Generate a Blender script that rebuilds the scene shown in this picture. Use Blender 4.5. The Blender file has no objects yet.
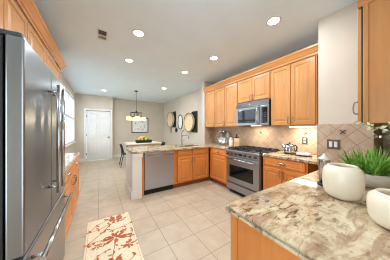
import bpy, bmesh, math, random
from mathutils import Vector, Matrix
PI = math.pi
random.seed(7)
SC = bpy.context.scene
COL = SC.collection

# ------------------------------------------------------------------ camera, world, exposure
cam = bpy.data.cameras.new('camera')
camo = bpy.data.objects.new('camera', cam)
COL.objects.link(camo)
YAW = math.atan(95.5 / 150.0)
camo.location = (0, 0, 1.33)
camo.rotation_euler = (PI / 2, 0, -YAW)
cam.sensor_width = 36.0
cam.lens = 150.0 / 390.0 * 36.0
cam.shift_y = -0.7 / 390.0
cam.clip_start = 0.02
SC.camera = camo
SC.view_settings.view_transform = 'Standard'
SC.view_settings.look = 'None'
SC.view_settings.gamma = 1.0
SC.view_settings.use_curve_mapping = False
SC.view_settings.exposure = 0.85
SC.cycles.pixel_filter_type = 'BLACKMAN_HARRIS'
SC.cycles.filter_width = 1.05
WORLD_STRENGTH = 3.0
CAN_POWER = 8.5
CAN_COL = (0.86, 0.94, 1.0)
w = bpy.data.worlds.new('daylight')
SC.world = w
w.use_nodes = True
bg = w.node_tree.nodes['Background']
bg.inputs[0].default_value = (0.76, 0.90, 1.0, 1)
bg.inputs[1].default_value = WORLD_STRENGTH

# ------------------------------------------------------------------ materials
def lin(c):
    out = []
    for v in c:
        v /= 255.0
        out.append(v / 12.92 if v <= 0.04045 else ((v + 0.055) / 1.055) ** 2.4)
    return (*out, 1.0)

def new_mat(name, col=(128, 128, 128), rough=0.5, metal=0.0, spec=0.5):
    m = bpy.data.materials.new(name)
    m.use_nodes = True
    nt = m.node_tree
    b = nt.nodes['Principled BSDF']
    b.inputs['Base Color'].default_value = lin(col)
    b.inputs['Roughness'].default_value = rough
    b.inputs['Metallic'].default_value = metal
    b.inputs['Specular IOR Level'].default_value = spec
    return m, nt, b

def coords(nt, scale=(1, 1, 1), rot=(0, 0, 0)):
    g = nt.nodes.new('ShaderNodeNewGeometry')
    mp = nt.nodes.new('ShaderNodeMapping')
    mp.inputs['Scale'].default_value = scale
    mp.inputs['Rotation'].default_value = rot
    nt.links.new(g.outputs['Position'], mp.inputs['Vector'])
    return mp.outputs['Vector']

def obj_coords(nt, scale=(1, 1, 1), rot=(0, 0, 0)):
    g = nt.nodes.new('ShaderNodeTexCoord')
    mp = nt.nodes.new('ShaderNodeMapping')
    mp.inputs['Scale'].default_value = scale
    mp.inputs['Rotation'].default_value = rot
    nt.links.new(g.outputs['Object'], mp.inputs['Vector'])
    return mp.outputs['Vector']

def noise(nt, vec, scale, detail=3, dist=0.0, rough=0.5):
    n = nt.nodes.new('ShaderNodeTexNoise')
    n.inputs['Scale'].default_value = scale
    n.inputs['Detail'].default_value = detail
    n.inputs['Distortion'].default_value = dist
    n.inputs['Roughness'].default_value = rough
    nt.links.new(vec, n.inputs['Vector'])
    return n.outputs['Fac']

def ramp(nt, fac, stops):
    r = nt.nodes.new('ShaderNodeValToRGB')
    e = r.color_ramp.elements
    while len(e) < len(stops):
        e.new(0.5)
    for i, (p, c) in enumerate(stops):
        e[i].position = p
        e[i].color = lin(c) if len(c) == 3 else c
    nt.links.new(fac, r.inputs['Fac'])
    return r.outputs['Color']

def mixc(nt, fac, a, b, mode='MIX'):
    m = nt.nodes.new('ShaderNodeMix')
    m.data_type = 'RGBA'
    m.blend_type = mode
    for s, v in ((0, fac), (6, a), (7, b)):
        if isinstance(v, (int, float)):
            m.inputs[s].default_value = v
        elif isinstance(v, tuple):
            m.inputs[s].default_value = v
        else:
            nt.links.new(v, m.inputs[s])
    return m.outputs[2]

def math_n(nt, op, a, b=None):
    m = nt.nodes.new('ShaderNodeMath')
    m.operation = op
    for i, v in enumerate((a, b)):
        if v is None:
            continue
        if isinstance(v, (int, float)):
            m.inputs[i].default_value = v
        else:
            nt.links.new(v, m.inputs[i])
    return m.outputs[0]

def bump(nt, b, h, strength=0.2, dist=0.01):
    n = nt.nodes.new('ShaderNodeBump')
    n.inputs['Strength'].default_value = strength
    n.inputs['Distance'].default_value = dist
    nt.links.new(h, n.inputs['Height'])
    nt.links.new(n.outputs['Normal'], b.inputs['Normal'])

def plain(name, col, rough=0.5, metal=0.0, var=0.05, scale=8.0, spec=0.5):
    m, nt, b = new_mat(name, col, rough, metal, spec)
    f = noise(nt, coords(nt), scale, 3)
    lo = tuple(max(0, c * (1 - var)) for c in col)
    hi = tuple(min(255, c * (1 + var)) for c in col)
    nt.links.new(ramp(nt, f, [(0.3, lo), (0.7, hi)]), b.inputs['Base Color'])
    return m

def wood(name, dark, mid, light, axis='Z', rough=0.32):
    m, nt, b = new_mat(name, mid, rough, 0.0, 0.35)
    sc = {'Z': (14, 14, 0.9), 'X': (0.9, 14, 14), 'Y': (14, 0.9, 14)}[axis]
    v = coords(nt, sc)
    f = noise(nt, v, 2.2, 5, 0.6, 0.6)
    c1 = ramp(nt, f, [(0.25, dark), (0.5, mid), (0.75, light)])
    f2 = noise(nt, coords(nt), 1.3, 2)
    c2 = ramp(nt, f2, [(0.3, (225, 225, 225)), (0.7, (255, 255, 255))])
    nt.links.new(mixc(nt, 1.0, c1, c2, 'MULTIPLY'), b.inputs['Base Color'])
    return m

def steel(name, col=(200, 202, 205), rough=0.28, axis='Z'):
    m, nt, b = new_mat(name, col, rough, 1.0)
    sc = {'Z': (90, 90, 0.8), 'X': (0.8, 90, 90), 'Y': (90, 0.8, 90)}[axis]
    f = noise(nt, coords(nt, sc), 3.0, 2)
    lo = tuple(c * 0.975 for c in col)
    nt.links.new(ramp(nt, f, [(0.3, lo), (0.7, col)]), b.inputs['Base Color'])
    rr = nt.nodes.new('ShaderNodeMapRange')
    rr.inputs['To Min'].default_value = rough * 0.96
    rr.inputs['To Max'].default_value = rough * 1.04
    nt.links.new(f, rr.inputs['Value'])
    nt.links.new(rr.outputs[0], b.inputs['Roughness'])
    return m

def emit(name, col, strength):
    m = bpy.data.materials.new(name)
    m.use_nodes = True
    nt = m.node_tree
    b = nt.nodes['Principled BSDF']
    b.inputs['Base Color'].default_value = lin(col)
    b.inputs['Emission Color'].default_value = lin(col)
    b.inputs['Emission Strength'].default_value = strength
    return m

def granite():
    m, nt, b = new_mat('granite', (222, 205, 175), 0.07, 0.0, 0.5)
    v = coords(nt, (1, 1, 1), (0, 0, 0.5))
    vs = coords(nt, (0.8, 2.2, 1.0), (0, 0, 0.55))
    base = ramp(nt, noise(nt, v, 9, 6, 0.4, 0.65), [(0.3, (150, 122, 92)), (0.46, (198, 178, 146)), (0.7, (220, 205, 176))])
    brown = ramp(nt, noise(nt, vs, 4.6, 9, 1.0, 0.72), [(0.48, (0, 0, 0, 1)), (0.59, (1, 1, 1, 1))])
    c = mixc(nt, math_n(nt, 'MULTIPLY', brown, 0.66), base, lin((134, 92, 62)))
    dark = ramp(nt, noise(nt, vs, 17, 5, 0.8, 0.6), [(0.54, (0, 0, 0, 1)), (0.60, (1, 1, 1, 1))])
    patch = ramp(nt, noise(nt, v, 3.0, 2), [(0.45, (0, 0, 0, 1)), (0.6, (1, 1, 1, 1))])
    c = mixc(nt, math_n(nt, 'MULTIPLY', math_n(nt, 'MULTIPLY', dark, patch), 0.85), c, lin((62, 36, 24)))
    speck = ramp(nt, noise(nt, v, 60, 2), [(0.66, (0, 0, 0, 1)), (0.72, (1, 1, 1, 1))])
    c = mixc(nt, math_n(nt, 'MULTIPLY', speck, 0.6), c, lin((96, 74, 58)))
    nt.links.new(c, b.inputs['Base Color'])
    return m

def grid_lines(nt, vec, cx, cy, size, wdt, ox=0.0, oy=0.0):
    """1 on grout lines of a square grid in components cx, cy of vec"""
    sp = nt.nodes.new('ShaderNodeSeparateXYZ')
    nt.links.new(vec, sp.inputs[0])
    outs = []
    for comp, off in ((cx, ox), (cy, oy)):
        a = math_n(nt, 'ADD', sp.outputs[comp], -off + size * 0.5 + 100 * size)
        a = math_n(nt, 'MODULO', a, size)
        a = math_n(nt, 'SUBTRACT', a, size * 0.5)
        a = math_n(nt, 'ABSOLUTE', a)
        mr = nt.nodes.new('ShaderNodeMapRange')
        mr.inputs['From Min'].default_value = wdt * 0.35
        mr.inputs['From Max'].default_value = wdt
        mr.inputs['To Min'].default_value = 1
        mr.inputs['To Max'].default_value = 0
        nt.links.new(a, mr.inputs['Value'])
        outs.append(mr.outputs[0])
    return math_n(nt, 'MAXIMUM', outs[0], outs[1])

def floor_mat():
    m, nt, b = new_mat('floor_tile', (222, 202, 180), 0.38)
    g = grid_lines(nt, coords(nt), 0, 1, 0.343, 0.006, 0.672, 1.612)
    f = noise(nt, coords(nt), 5, 5, 0.3, 0.6)
    c = ramp(nt, f, [(0.3, (184, 164, 141)), (0.7, (200, 182, 158))])
    c = mixc(nt, math_n(nt, 'MULTIPLY', g, 0.85), c, lin((148, 129, 111)))
    nt.links.new(c, b.inputs['Base Color'])
    bump(nt, b, math_n(nt, 'SUBTRACT', 1.0, g), 0.3, 0.003)
    return m

def splash_mat(name, cx):
    """diagonal tumbled tile; cx = horizontal component (0 for walls along X, 1 for walls along Y)"""
    m, nt, b = new_mat(name, (196, 164, 132), 0.42)
    g0 = nt.nodes.new('ShaderNodeNewGeometry')
    sp = nt.nodes.new('ShaderNodeSeparateXYZ')
    nt.links.new(g0.outputs['Position'], sp.inputs[0])
    h, z = sp.outputs[cx], sp.outputs[2]
    cb = nt.nodes.new('ShaderNodeCombineXYZ')
    nt.links.new(math_n(nt, 'MULTIPLY', math_n(nt, 'ADD', h, z), 0.7071), cb.inputs[0])
    nt.links.new(math_n(nt, 'MULTIPLY', math_n(nt, 'SUBTRACT', h, z), 0.7071), cb.inputs[1])
    g = grid_lines(nt, cb.outputs[0], 0, 1, 0.125, 0.005)
    f = noise(nt, coords(nt), 6, 6, 0.5, 0.65)
    c = ramp(nt, f, [(0.3, (172, 147, 124)), (0.55, (196, 170, 145)), (0.75, (208, 184, 160))])
    c = mixc(nt, math_n(nt, 'MULTIPLY', g, 0.6), c, lin((150, 118, 92)))
    nt.links.new(c, b.inputs['Base Color'])
    bump(nt, b, math_n(nt, 'SUBTRACT', 1.0, g), 0.4, 0.003)
    return m

M = {}
M['wall'] = plain('wall_paint', (208, 197, 182), 0.85, var=0.015, scale=3)
M['ceiling'] = plain('ceiling_paint', (228, 243, 255), 0.9, var=0.01, scale=3)
M['white'] = plain('white_gloss_paint', (226, 224, 222), 0.35, var=0.01)
M['floor'] = floor_mat()
M['wood'] = wood('honey_maple', (199, 137, 80), (208, 147, 89), (214, 155, 97))
M['wood_base'] = wood('honey_maple_base', (222, 136, 68), (230, 145, 74), (236, 153, 81))
M['wood_h'] = wood('honey_maple_rail', (198, 130, 74), (216, 150, 90), (226, 164, 106), 'Y')
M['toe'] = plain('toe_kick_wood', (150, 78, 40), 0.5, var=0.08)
M['granite'] = granite()
M['splash_y'] = splash_mat('backsplash_tile', 1)
M['splash_x'] = splash_mat('backsplash_tile_return', 0)
M['steel'] = steel('brushed_steel', (146, 147, 150), 0.3)
M['steel_h'] = steel('brushed_steel_flat', (172, 178, 188), 0.36, 'Y')
M['steel_mw'] = steel('brushed_steel_oven', (142, 142, 143), 0.3, 'Y')
M['steel_band'] = steel('dark_steel_band', (104, 104, 106), 0.3, 'Y')
M['steel_dw'] = steel('brushed_steel_washer', (186, 196, 212), 0.36)
M['chrome'] = plain('chrome', (190, 192, 195), 0.14, 1.0, var=0.02)
M['nickel'] = plain('pewter_pull', (135, 128, 122), 0.3, 1.0, var=0.1)
M['dark_grey'] = plain('dark_grey_enamel', (62, 63, 66), 0.45, var=0.06)
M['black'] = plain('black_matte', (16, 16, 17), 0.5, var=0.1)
M['black_glass'] = plain('black_glass', (16, 17, 19), 0.06, var=0.05)
M['iron'] = plain('cast_iron', (14, 14, 15), 0.7, var=0.2, scale=40)
M['ceramic'] = plain('cream_ceramic', (236, 223, 200), 0.22, var=0.02)
M['inner'] = plain('cream_ceramic_inside', (205, 192, 168), 0.5, var=0.04)
M['pot'] = plain('grey_white_pot', (214, 207, 196), 0.5, var=0.04)
M['leaf'] = plain('grass_green', (112, 158, 62), 0.45, var=0.35, scale=30)
M['leaf2'] = plain('pale_leaf', (212, 220, 168), 0.5, var=0.25, scale=40)
M['stem'] = plain('stem_green', (96, 104, 52), 0.6, var=0.2)
M['soil'] = plain('soil', (60, 46, 36), 0.9, var=0.2, scale=60)
M['straw'] = plain('woven_straw', (232, 204, 166), 0.7, var=0.12, scale=60)
M['tanwood'] = wood('pale_wood', (196, 160, 116), (216, 184, 142), (228, 200, 162), 'X')
M['tabletop'] = plain('white_tabletop', (228, 220, 206), 0.3, var=0.03)
M['shade'] = emit('amber_glass_shade', (255, 232, 150), 1.0)
M['lamp_white'] = emit('lamp_lens', (255, 250, 240), 9.0)
M['under_white'] = emit('under_cabinet_lens', (255, 244, 222), 9.0)
M['slate'] = plain('dark_vent_back', (96, 99, 104), 0.8)  # dark grey backing of one vent panel
M['slate2'] = plain('vent_filter', (160, 164, 170), 0.8)
M['paper'] = plain('sketch_paper', (238, 238, 236), 0.6, var=0.02)
def sketch():
    m, nt, b = new_mat('sketch_ink', (230, 230, 230), 0.7)
    f = noise(nt, coords(nt, (1, 1, 0.8)), 9, 4, 0.8)
    nt.links.new(ramp(nt, f, [(0.34, (120, 122, 128)), (0.43, (236, 236, 236)), (0.62, (240, 240, 240)), (0.68, (190, 192, 196))]), b.inputs['Base Color'])
    return m
M['ink'] = sketch()
M['rug'] = plain('rug_cream', (233, 216, 186), 0.95, var=0.06, scale=90)
M['rust'] = plain('rug_rust', (178, 100, 62), 0.95, var=0.15, scale=60)
M['rugline'] = plain('rug_border', (206, 176, 142), 0.95, var=0.1, scale=60)
M['orange'] = plain('orange_petal', (226, 140, 96), 0.6, var=0.2, scale=50)
M['lime'] = plain('lime_fruit', (172, 180, 62), 0.5, var=0.2, scale=50)
M['bronze'] = plain('bronze_plate', (120, 108, 98), 0.4, 0.7, var=0.1)
M['slat'] = plain('blind_slat', (236, 237, 238), 0.5, var=0.01)
def pane_mat():
    m = bpy.data.materials.new('window_pane')
    m.use_nodes = True
    nt = m.node_tree
    for n in list(nt.nodes):
        if n.type != 'OUTPUT_MATERIAL':
            nt.nodes.remove(n)
    out = nt.nodes['Material Output']
    t = nt.nodes.new('ShaderNodeBsdfTransparent')
    g = nt.nodes.new('ShaderNodeBsdfGlossy')
    g.inputs['Roughness'].default_value = 0.02
    mx = nt.nodes.new('ShaderNodeMixShader')
    mx.inputs[0].default_value = 0.06
    nt.links.new(t.outputs[0], mx.inputs[1])
    nt.links.new(g.outputs[0], mx.inputs[2])
    nt.links.new(mx.outputs[0], out.inputs[0])
    return m
M['pane'] = pane_mat()

# ------------------------------------------------------------------ mesh helpers
class MB:
    def __init__(self):
        self.bm = bmesh.new()
    def _tag(self, geom, mi):
        if mi:
            for f in geom:
                if isinstance(f, bmesh.types.BMFace):
                    f.material_index = mi
    def box(self, x0, x1, y0, y1, z0, z1, bev=0.0, mi=0, seg=2):
        x0, x1 = min(x0, x1), max(x0, x1); y0, y1 = min(y0, y1), max(y0, y1); z0, z1 = min(z0, z1), max(z0, z1)
        vs = [self.bm.verts.new(p) for p in ((x0,y0,z0),(x1,y0,z0),(x1,y1,z0),(x0,y1,z0),(x0,y0,z1),(x1,y0,z1),(x1,y1,z1),(x0,y1,z1))]
        fs = [self.bm.faces.new([vs[i] for i in q]) for q in ((3,2,1,0),(4,5,6,7),(0,1,5,4),(1,2,6,5),(2,3,7,6),(3,0,4,7))]
        for f in fs: f.material_index = mi
        if bev > 0:
            es = list({e for f in fs for e in f.edges})
            r = bmesh.ops.bevel(self.bm, geom=es, offset=bev, segments=seg, profile=0.5, affect='EDGES')
            for f in r['faces']: f.material_index = mi
        return self
    def tube(self, pts, r, n=10, mi=0, closed=False):
        pts = [Vector(p) for p in pts]
        rad = r if isinstance(r, (list, tuple)) else [r] * len(pts)
        rings = []
        up = None
        N = len(pts)
        for i, p in enumerate(pts):
            if closed:
                d = pts[(i + 1) % N] - pts[i - 1]
            else:
                d = pts[min(i + 1, N - 1)] - pts[max(i - 1, 0)]
            d.normalize()
            if up is None:
                up = d.orthogonal().normalized()
            else:
                up = (up - d * up.dot(d))
                up = up.normalized() if up.length > 1e-6 else d.orthogonal().normalized()
            sd = d.cross(up)
            rings.append([self.bm.verts.new(p + (up * math.cos(a) + sd * math.sin(a)) * rad[i]) for a in [2 * PI * k / n for k in range(n)]])
        m = N if closed else N - 1
        for i in range(m):
            A, B = rings[i], rings[(i + 1) % N]
            for k in range(n):
                f = self.bm.faces.new((A[k], A[(k + 1) % n], B[(k + 1) % n], B[k])); f.smooth = True; f.material_index = mi
        if not closed:
            f = self.bm.faces.new(rings[0][::-1]); f.material_index = mi
            f = self.bm.faces.new(rings[-1]); f.material_index = mi
        return self
    def lathe(self, prof, c=(0, 0, 0), n=32, mi=0, mat=None, smooth=True, sx=1, sy=1):
        c = Vector(c)
        rings = []
        def T(p):
            p = Vector(p)
            return c + (mat @ p if mat is not None else p)
        for (r, z) in prof:
            if r < 1e-6:
                rings.append([self.bm.verts.new(T((0, 0, z)))])
            else:
                rings.append([self.bm.verts.new(T((r * sx * math.cos(2 * PI * k / n), r * sy * math.sin(2 * PI * k / n), z))) for k in range(n)])
        for A, B in zip(rings, rings[1:]):
            for k in range(n):
                k2 = (k + 1) % n
                if len(A) == 1 and len(B) == 1: continue
                if len(A) == 1: q = (A[0], B[k2], B[k])
                elif len(B) == 1: q = (A[k], A[k2], B[0])
                else: q = (A[k], A[k2], B[k2], B[k])
                f = self.bm.faces.new(q); f.smooth = smooth; f.material_index = mi
        if len(rings[0]) > 1:
            f = self.bm.faces.new(rings[0][::-1]); f.material_index = mi
        if len(rings[-1]) > 1:
            f = self.bm.faces.new(rings[-1]); f.material_index = mi
        return self
    def cyl(self, c, r, h, n=24, axis='Z', mi=0, r2=None):
        mt = {'Z': None, 'X': Matrix.Rotation(PI / 2, 3, 'Y'), 'Y': Matrix.Rotation(-PI / 2, 3, 'X')}[axis]
        return self.lathe([(r, 0), (r if r2 is None else r2, h)], c, n, mi, mt, True)
    def prism(self, poly, z0, z1, mi=0, mat=None):
        """poly in XY (CCW), extruded in z; mat maps local to target"""
        mt = mat or Matrix.Identity(4)
        a = [self.bm.verts.new(mt @ Vector((x, y, z0))) for x, y in poly]
        b = [self.bm.verts.new(mt @ Vector((x, y, z1))) for x, y in poly]
        n = len(poly)
        fs = [self.bm.faces.new(a[::-1]), self.bm.faces.new(b)]
        for k in range(n):
            fs.append(self.bm.faces.new((a[k], a[(k + 1) % n], b[(k + 1) % n], b[k])))
        for f in fs: f.material_index = mi
        return self
    def quad(self, *p, mi=0):
        f = self.bm.faces.new([self.bm.verts.new(q) for q in p]); f.material_index = mi
        return self
    def panel(self, x0, x1, z0, z1, y, th, levels, mi=0):
        """a raised-panel slab facing -y. levels: (inset, out) rings from the front edge inward"""
        rings = [[(x0, y + th, z0), (x1, y + th, z0), (x1, y + th, z1), (x0, y + th, z1)]]
        for (i, o) in levels:
            rings.append([(x0 + i, y - o, z0 + i), (x1 - i, y - o, z0 + i), (x1 - i, y - o, z1 - i), (x0 + i, y - o, z1 - i)])
        V = [[self.bm.verts.new(p) for p in r] for r in rings]
        fs = [self.bm.faces.new((V[0][3], V[0][2], V[0][1], V[0][0]))]
        for A, B in zip(V, V[1:]):
            for k in range(4):
                fs.append(self.bm.faces.new((A[k], A[(k + 1) % 4], B[(k + 1) % 4], B[k])))
        fs.append(self.bm.faces.new(V[-1]))
        for f in fs: f.material_index = mi
        return self
    def build(self, name, mats, parent=None, loc=None):
        me = bpy.data.meshes.new(name)
        bmesh.ops.recalc_face_normals(self.bm, faces=self.bm.faces[:])
        self.bm.to_mesh(me)
        self.bm.free()
        if not isinstance(mats, (list, tuple)): mats = [mats]
        for m in mats: me.materials.append(m)
        o = bpy.data.objects.new(name, me)
        COL.objects.link(o)
        if parent: o.parent = parent
        if loc: o.location = loc
        return o

def thing(name, label, cat, loc=(0, 0, 0), rz=0.0, group=None):
    o = bpy.data.objects.new(name, None)
    o.empty_display_size = 0.1
    COL.objects.link(o)
    o.location = loc
    o.rotation_euler = (0, 0, rz)
    return tag(o, label, cat, group)
def tag(o, label, cat, group=None):
    o['label'] = label
    o['category'] = cat
    if group: o['group'] = group
    return o
def struct(o):
    o['kind'] = 'structure'
    return o
def dup(src, loc, rz=None, label=None):
    r = src.copy(); COL.objects.link(r); r.location = loc
    if rz is not None: r.rotation_euler = (0, 0, rz)
    if label: r['label'] = label
    for ch in list(src.children):
        c = ch.copy(); COL.objects.link(c); c.parent = r
        if c.type == 'LIGHT': c.data = ch.data
        for g in ch.children:
            d = g.copy(); COL.objects.link(d); d.parent = c
    return r
def area(name, parent, loc, size, power, col=(1, 0.95, 0.88), shape='DISK', rot=(0, 0, 0), sy=None, spread=None):
    l = bpy.data.lights.new(name, 'AREA')
    l.shape = shape; l.size = size; l.energy = power; l.color = col
    if sy: l.size_y = sy
    if spread: l.spread = spread
    o = bpy.data.objects.new(name, l)
    COL.objects.link(o)
    o.parent = parent; o.location = loc; o.rotation_euler = rot
    return o

# ------------------------------------------------------------------ the room shell
ZC = 2.78
XL, XR = -0.83, 3.03
XK = -0.95               # kitchen part of the left wall, set back a little
YB, YD = 7.7, 8.0        # wall with the door, wall of the dining nook
YS = -0.10               # wall behind the foreground counter
struct(MB().box(-2.2, 3.3, -1.4, 8.4, -0.1, 0).build('floor', M['floor']))
struct(MB().box(-2.2, 3.3, -1.4, 8.4, ZC, ZC + 0.1).build('ceiling', M['ceiling']))
# left wall with the window opening
WY0, WY1, WZ0, WZ1 = 3.95, 7.45, 0.86, 2.56  # hidden near end of the window lengthened to let in more daylight
wl = MB()
wl.box(XK - 0.15, XK, 0.75, 3.77, 0, ZC); wl.box(XK - 0.15, XL, 3.77, WY0, 0, ZC)
wl.box(XL - 0.15, XL, WY1, YB + 0.1, 0, ZC)
wl.box(XL - 0.15, XL, WY0, WY1, 0, WZ0)
wl.box(XL - 0.15, XL, WY0, WY1, WZ1, ZC)
struct(wl.build('wall_left', M['wall']))
wb = MB()
DX0, DX1, DZ = -0.475, 0.42, 2.13
wb.box(XL, DX0, YB, YB + 0.12, 0, ZC)
wb.box(DX1, 0.50, YB, YD + 0.12, 0, ZC)
wb.box(DX0, DX1, YB, YB + 0.12, DZ, ZC)
struct(wb.build('wall_back', M['wall']))
struct(MB().box(0.50, XR + 0.15, YD, YD + 0.12, 0, ZC).build('wall_dining', M['wall']))
struct(MB().box(XR, XR + 0.15, YS, YD, 0, ZC).build('wall_right', M['wall']))
struct(MB().box(1.0, XR + 0.15, YS - 0.12, YS, 0, ZC).build('wall_front', M['wall']))
struct(MB().box(2.66, XR, 3.65, 3.79, 0, ZC).build('wall_partition', M['wall']))
struct(MB().box(2.45, XR, 0.335, 0.80, 0, ZC).build('wall_chase', M['wall']))
# the room behind the camera: unseen walls, two openings added to let daylight in
ww = MB()
ww.box(-2.2, -2.08, -1.4, -1.2, 0, ZC); ww.box(-2.2, -2.08, 0.6, 0.87, 0, ZC)
ww.box(-2.2, -2.08, -1.2, 0.6, 0, 0.05); ww.box(-2.2, -2.08, -1.2, 0.6, 2.1, ZC)
struct(ww.build('wall_west', M['wall']))
struct(MB().box(-2.08, XK - 0.15, 0.75, 0.87, 0, ZC).build('wall_fridge_side', M['wall']))
sw_ = MB()
SX0, SX1, SZ0, SZ1 = 0.2, 0.95, 0.05, 2.3
sw_.box(-2.08, SX0, -1.4, -1.28, 0, ZC); sw_.box(SX1, 1.12, -1.4, -1.28, 0, ZC)
sw_.box(SX0, SX1, -1.4, -1.28, 0, SZ0); sw_.box(SX0, SX1, -1.4, -1.28, SZ1, ZC)
sw_.box(1.0, 1.12, -1.28, YS - 0.12, 0, ZC)
struct(sw_.build('wall_south', M['wall']))
# low white wall that ends the sink counter
pw = MB()
pw.box(0.52, 0.69, 3.0, 3.78, 0, 0.865)
pw.box(0.69, 2.66, 3.67, 3.78, 0, 0.865)
struct(pw.build('wall_counter_end', plain('half_wall_paint', (226, 224, 220), 0.7, var=0.01)))
# baseboards
def base_prof(mb, a, b, nx, ny, h=0.13, t=0.016):
    """baseboard from a to b (xy) standing off the wall along (nx, ny)"""
    ax, ay = a; bx, by = b
    x0, x1 = min(ax, bx), max(ax, bx); y0, y1 = min(ay, by), max(ay, by)
    mb.box(x0 + min(0, nx * t), x1 + max(0, nx * t), y0 + min(0, ny * t), y1 + max(0, ny * t), 0, h * 0.8, 0.002)
    s = t * 0.55
    mb.box(x0 + min(0, nx * s), x1 + max(0, nx * s), y0 + min(0, ny * s), y1 + max(0, ny * s), h * 0.8, h, 0.002)
b1 = MB(); base_prof(b1, (XL, 3.77), (XL, YB), 1, 0)
struct(b1.build('baseboard_left', M['white']))
b2 = MB(); base_prof(b2, (XL, YB), (DX0 - 0.08, YB), 0, -1)
struct(b2.build('baseboard_back', M['white']))
b3 = MB(); base_prof(b3, (0.50, YD), (XR, YD), 0, -1)
struct(b3.build('baseboard_dining', M['white']))
b4 = MB(); base_prof(b4, (XR, 3.8), (XR, YD), -1, 0)
struct(b4.build('baseboard_right', M['white']))
b5 = MB()
base_prof(b5, (0.50, 3.0), (0.69, 3.0), 0, -1, 0.16); base_prof(b5, (0.52, 2.985), (0.52, 3.78), -1, 0, 0.16)
struct(b5.build('baseboard_counter_end', M['white']))
t1 = MB()
t1.box(0.50, 0.705, 2.985, 3.0, 0.79, 0.865, 0.003); t1.box(0.505, 0.52, 2.985, 3.78, 0.79, 0.865, 0.003)
struct(t1.build('trim_1', M['white']))

# the white door
door = thing('door_1', 'white six panel interior door in white casing on far wall', 'door', ((DX0 + DX1) / 2, YB, 0))
struct(door)
dw_ = (DX1 - DX0) / 2
dm = MB()
dm.box(-dw_ + 0.008, dw_ - 0.008, 0.035, 0.07, 0.008, DZ - 0.008)
for cx in (-1, 1):
    for (z0, z1) in ((0.22, 0.86), (1.0, 1.62), (1.74, 2.02)):
        xa, xb = (cx * 0.055, cx * (dw_ - 0.11))
        dm.panel(min(xa, xb), max(xa, xb), z0, z1, 0.03, 0.006, [(0, 0.004), (0.012, 0.004), (0.022, -0.004), (0.05, -0.004), (0.075, 0.003)])
dm.build('door_leaf', M['white'], door)
cs = MB()
cs.box(-dw_ - 0.07, -dw_, -0.018, 0.12, 0, DZ + 0.07, 0.004)
cs.box(dw_, dw_ + 0.07, -0.018, 0.12, 0, DZ + 0.07, 0.004)
cs.box(-dw_, dw_, -0.018, 0.12, DZ, DZ + 0.07, 0.004)
cs.build('casing', M['white'], door)
kb = MB()
kb.lathe([(0.0, -0.065), (0.018, -0.062), (0.028, -0.045), (0.026, -0.03), (0.012, -0.02), (0.012, -0.008), (0.032, -0.006), (0.032, 0)], (dw_ - 0.075, 0.034, 0.97), 20, 0, Matrix.Rotation(-PI / 2, 3, 'X'))
kb.build('door_knob', M['nickel'], door)
for z in (0.25, 1.05, 1.85):
    hg = MB(); hg.box(-dw_ + 0.0, -dw_ + 0.022, 0.026, 0.035, z, z + 0.09, 0.002)
    hg.cyl((-dw_ + 0.006, 0.024, z), 0.006, 0.09, 10)
    hg.build('hinge', M['nickel'], door)

# window on the left wall
win = struct(thing('window_1', 'tall white window with blinds on left wall past the fridge', 'window', (XL, (WY0 + WY1) / 2, WZ0)))
hw, hh = (WY1 - WY0) / 2, WZ1 - WZ0
fr = MB()
for s in (-1, 1):
    fr.box(-0.12, 0.012, s * hw, s * (hw - 0.06), 0, hh, 0.003)
fr.box(-0.12, 0.012, -hw, hw, hh - 0.06, hh, 0.003)
fr.box(-0.12, 0.012, -hw, hw, 0, 0.05, 0.003)
for y in (-0.62, 0.62):
    fr.box(-0.12, 0.0, y - 0.03, y + 0.03, 0.05, hh - 0.06, 0.003)
fr.build('window_frame', M['white'], win)
sl = MB(); sl.box(-0.02, 0.055, -hw - 0.05, hw + 0.05, -0.03, 0.0, 0.004); sl.build('window_sill', M['white'], win)
rl = MB(); rl.box(-0.105, -0.03, -hw + 0.06, hw - 0.06, 0.86, 0.93, 0.003); rl.build('meeting_rail', M['white'], win)
pn = MB(); pn.box(-0.10, -0.096, -hw + 0.05, hw - 0.05, 0.04, hh - 0.05); pn.build('pane', M['pane'], win)
bl = MB()
nsl = 26
for (ya, yb) in ((-hw + 0.07, -0.66), (-0.58, 0.58), (0.66, hw - 0.07)):
    bl.box(-0.075, -0.02, ya, yb, hh - 0.11, hh - 0.06)
    for k in range(nsl):
        z = 0.075 + k * (hh - 0.2) / nsl
        bl.quad((-0.072, ya, z + 0.010), (-0.024, ya, z - 0.010), (-0.024, yb, z - 0.010), (-0.072, yb, z + 0.010))
bl.build('blind', M['slat'], win)

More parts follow.
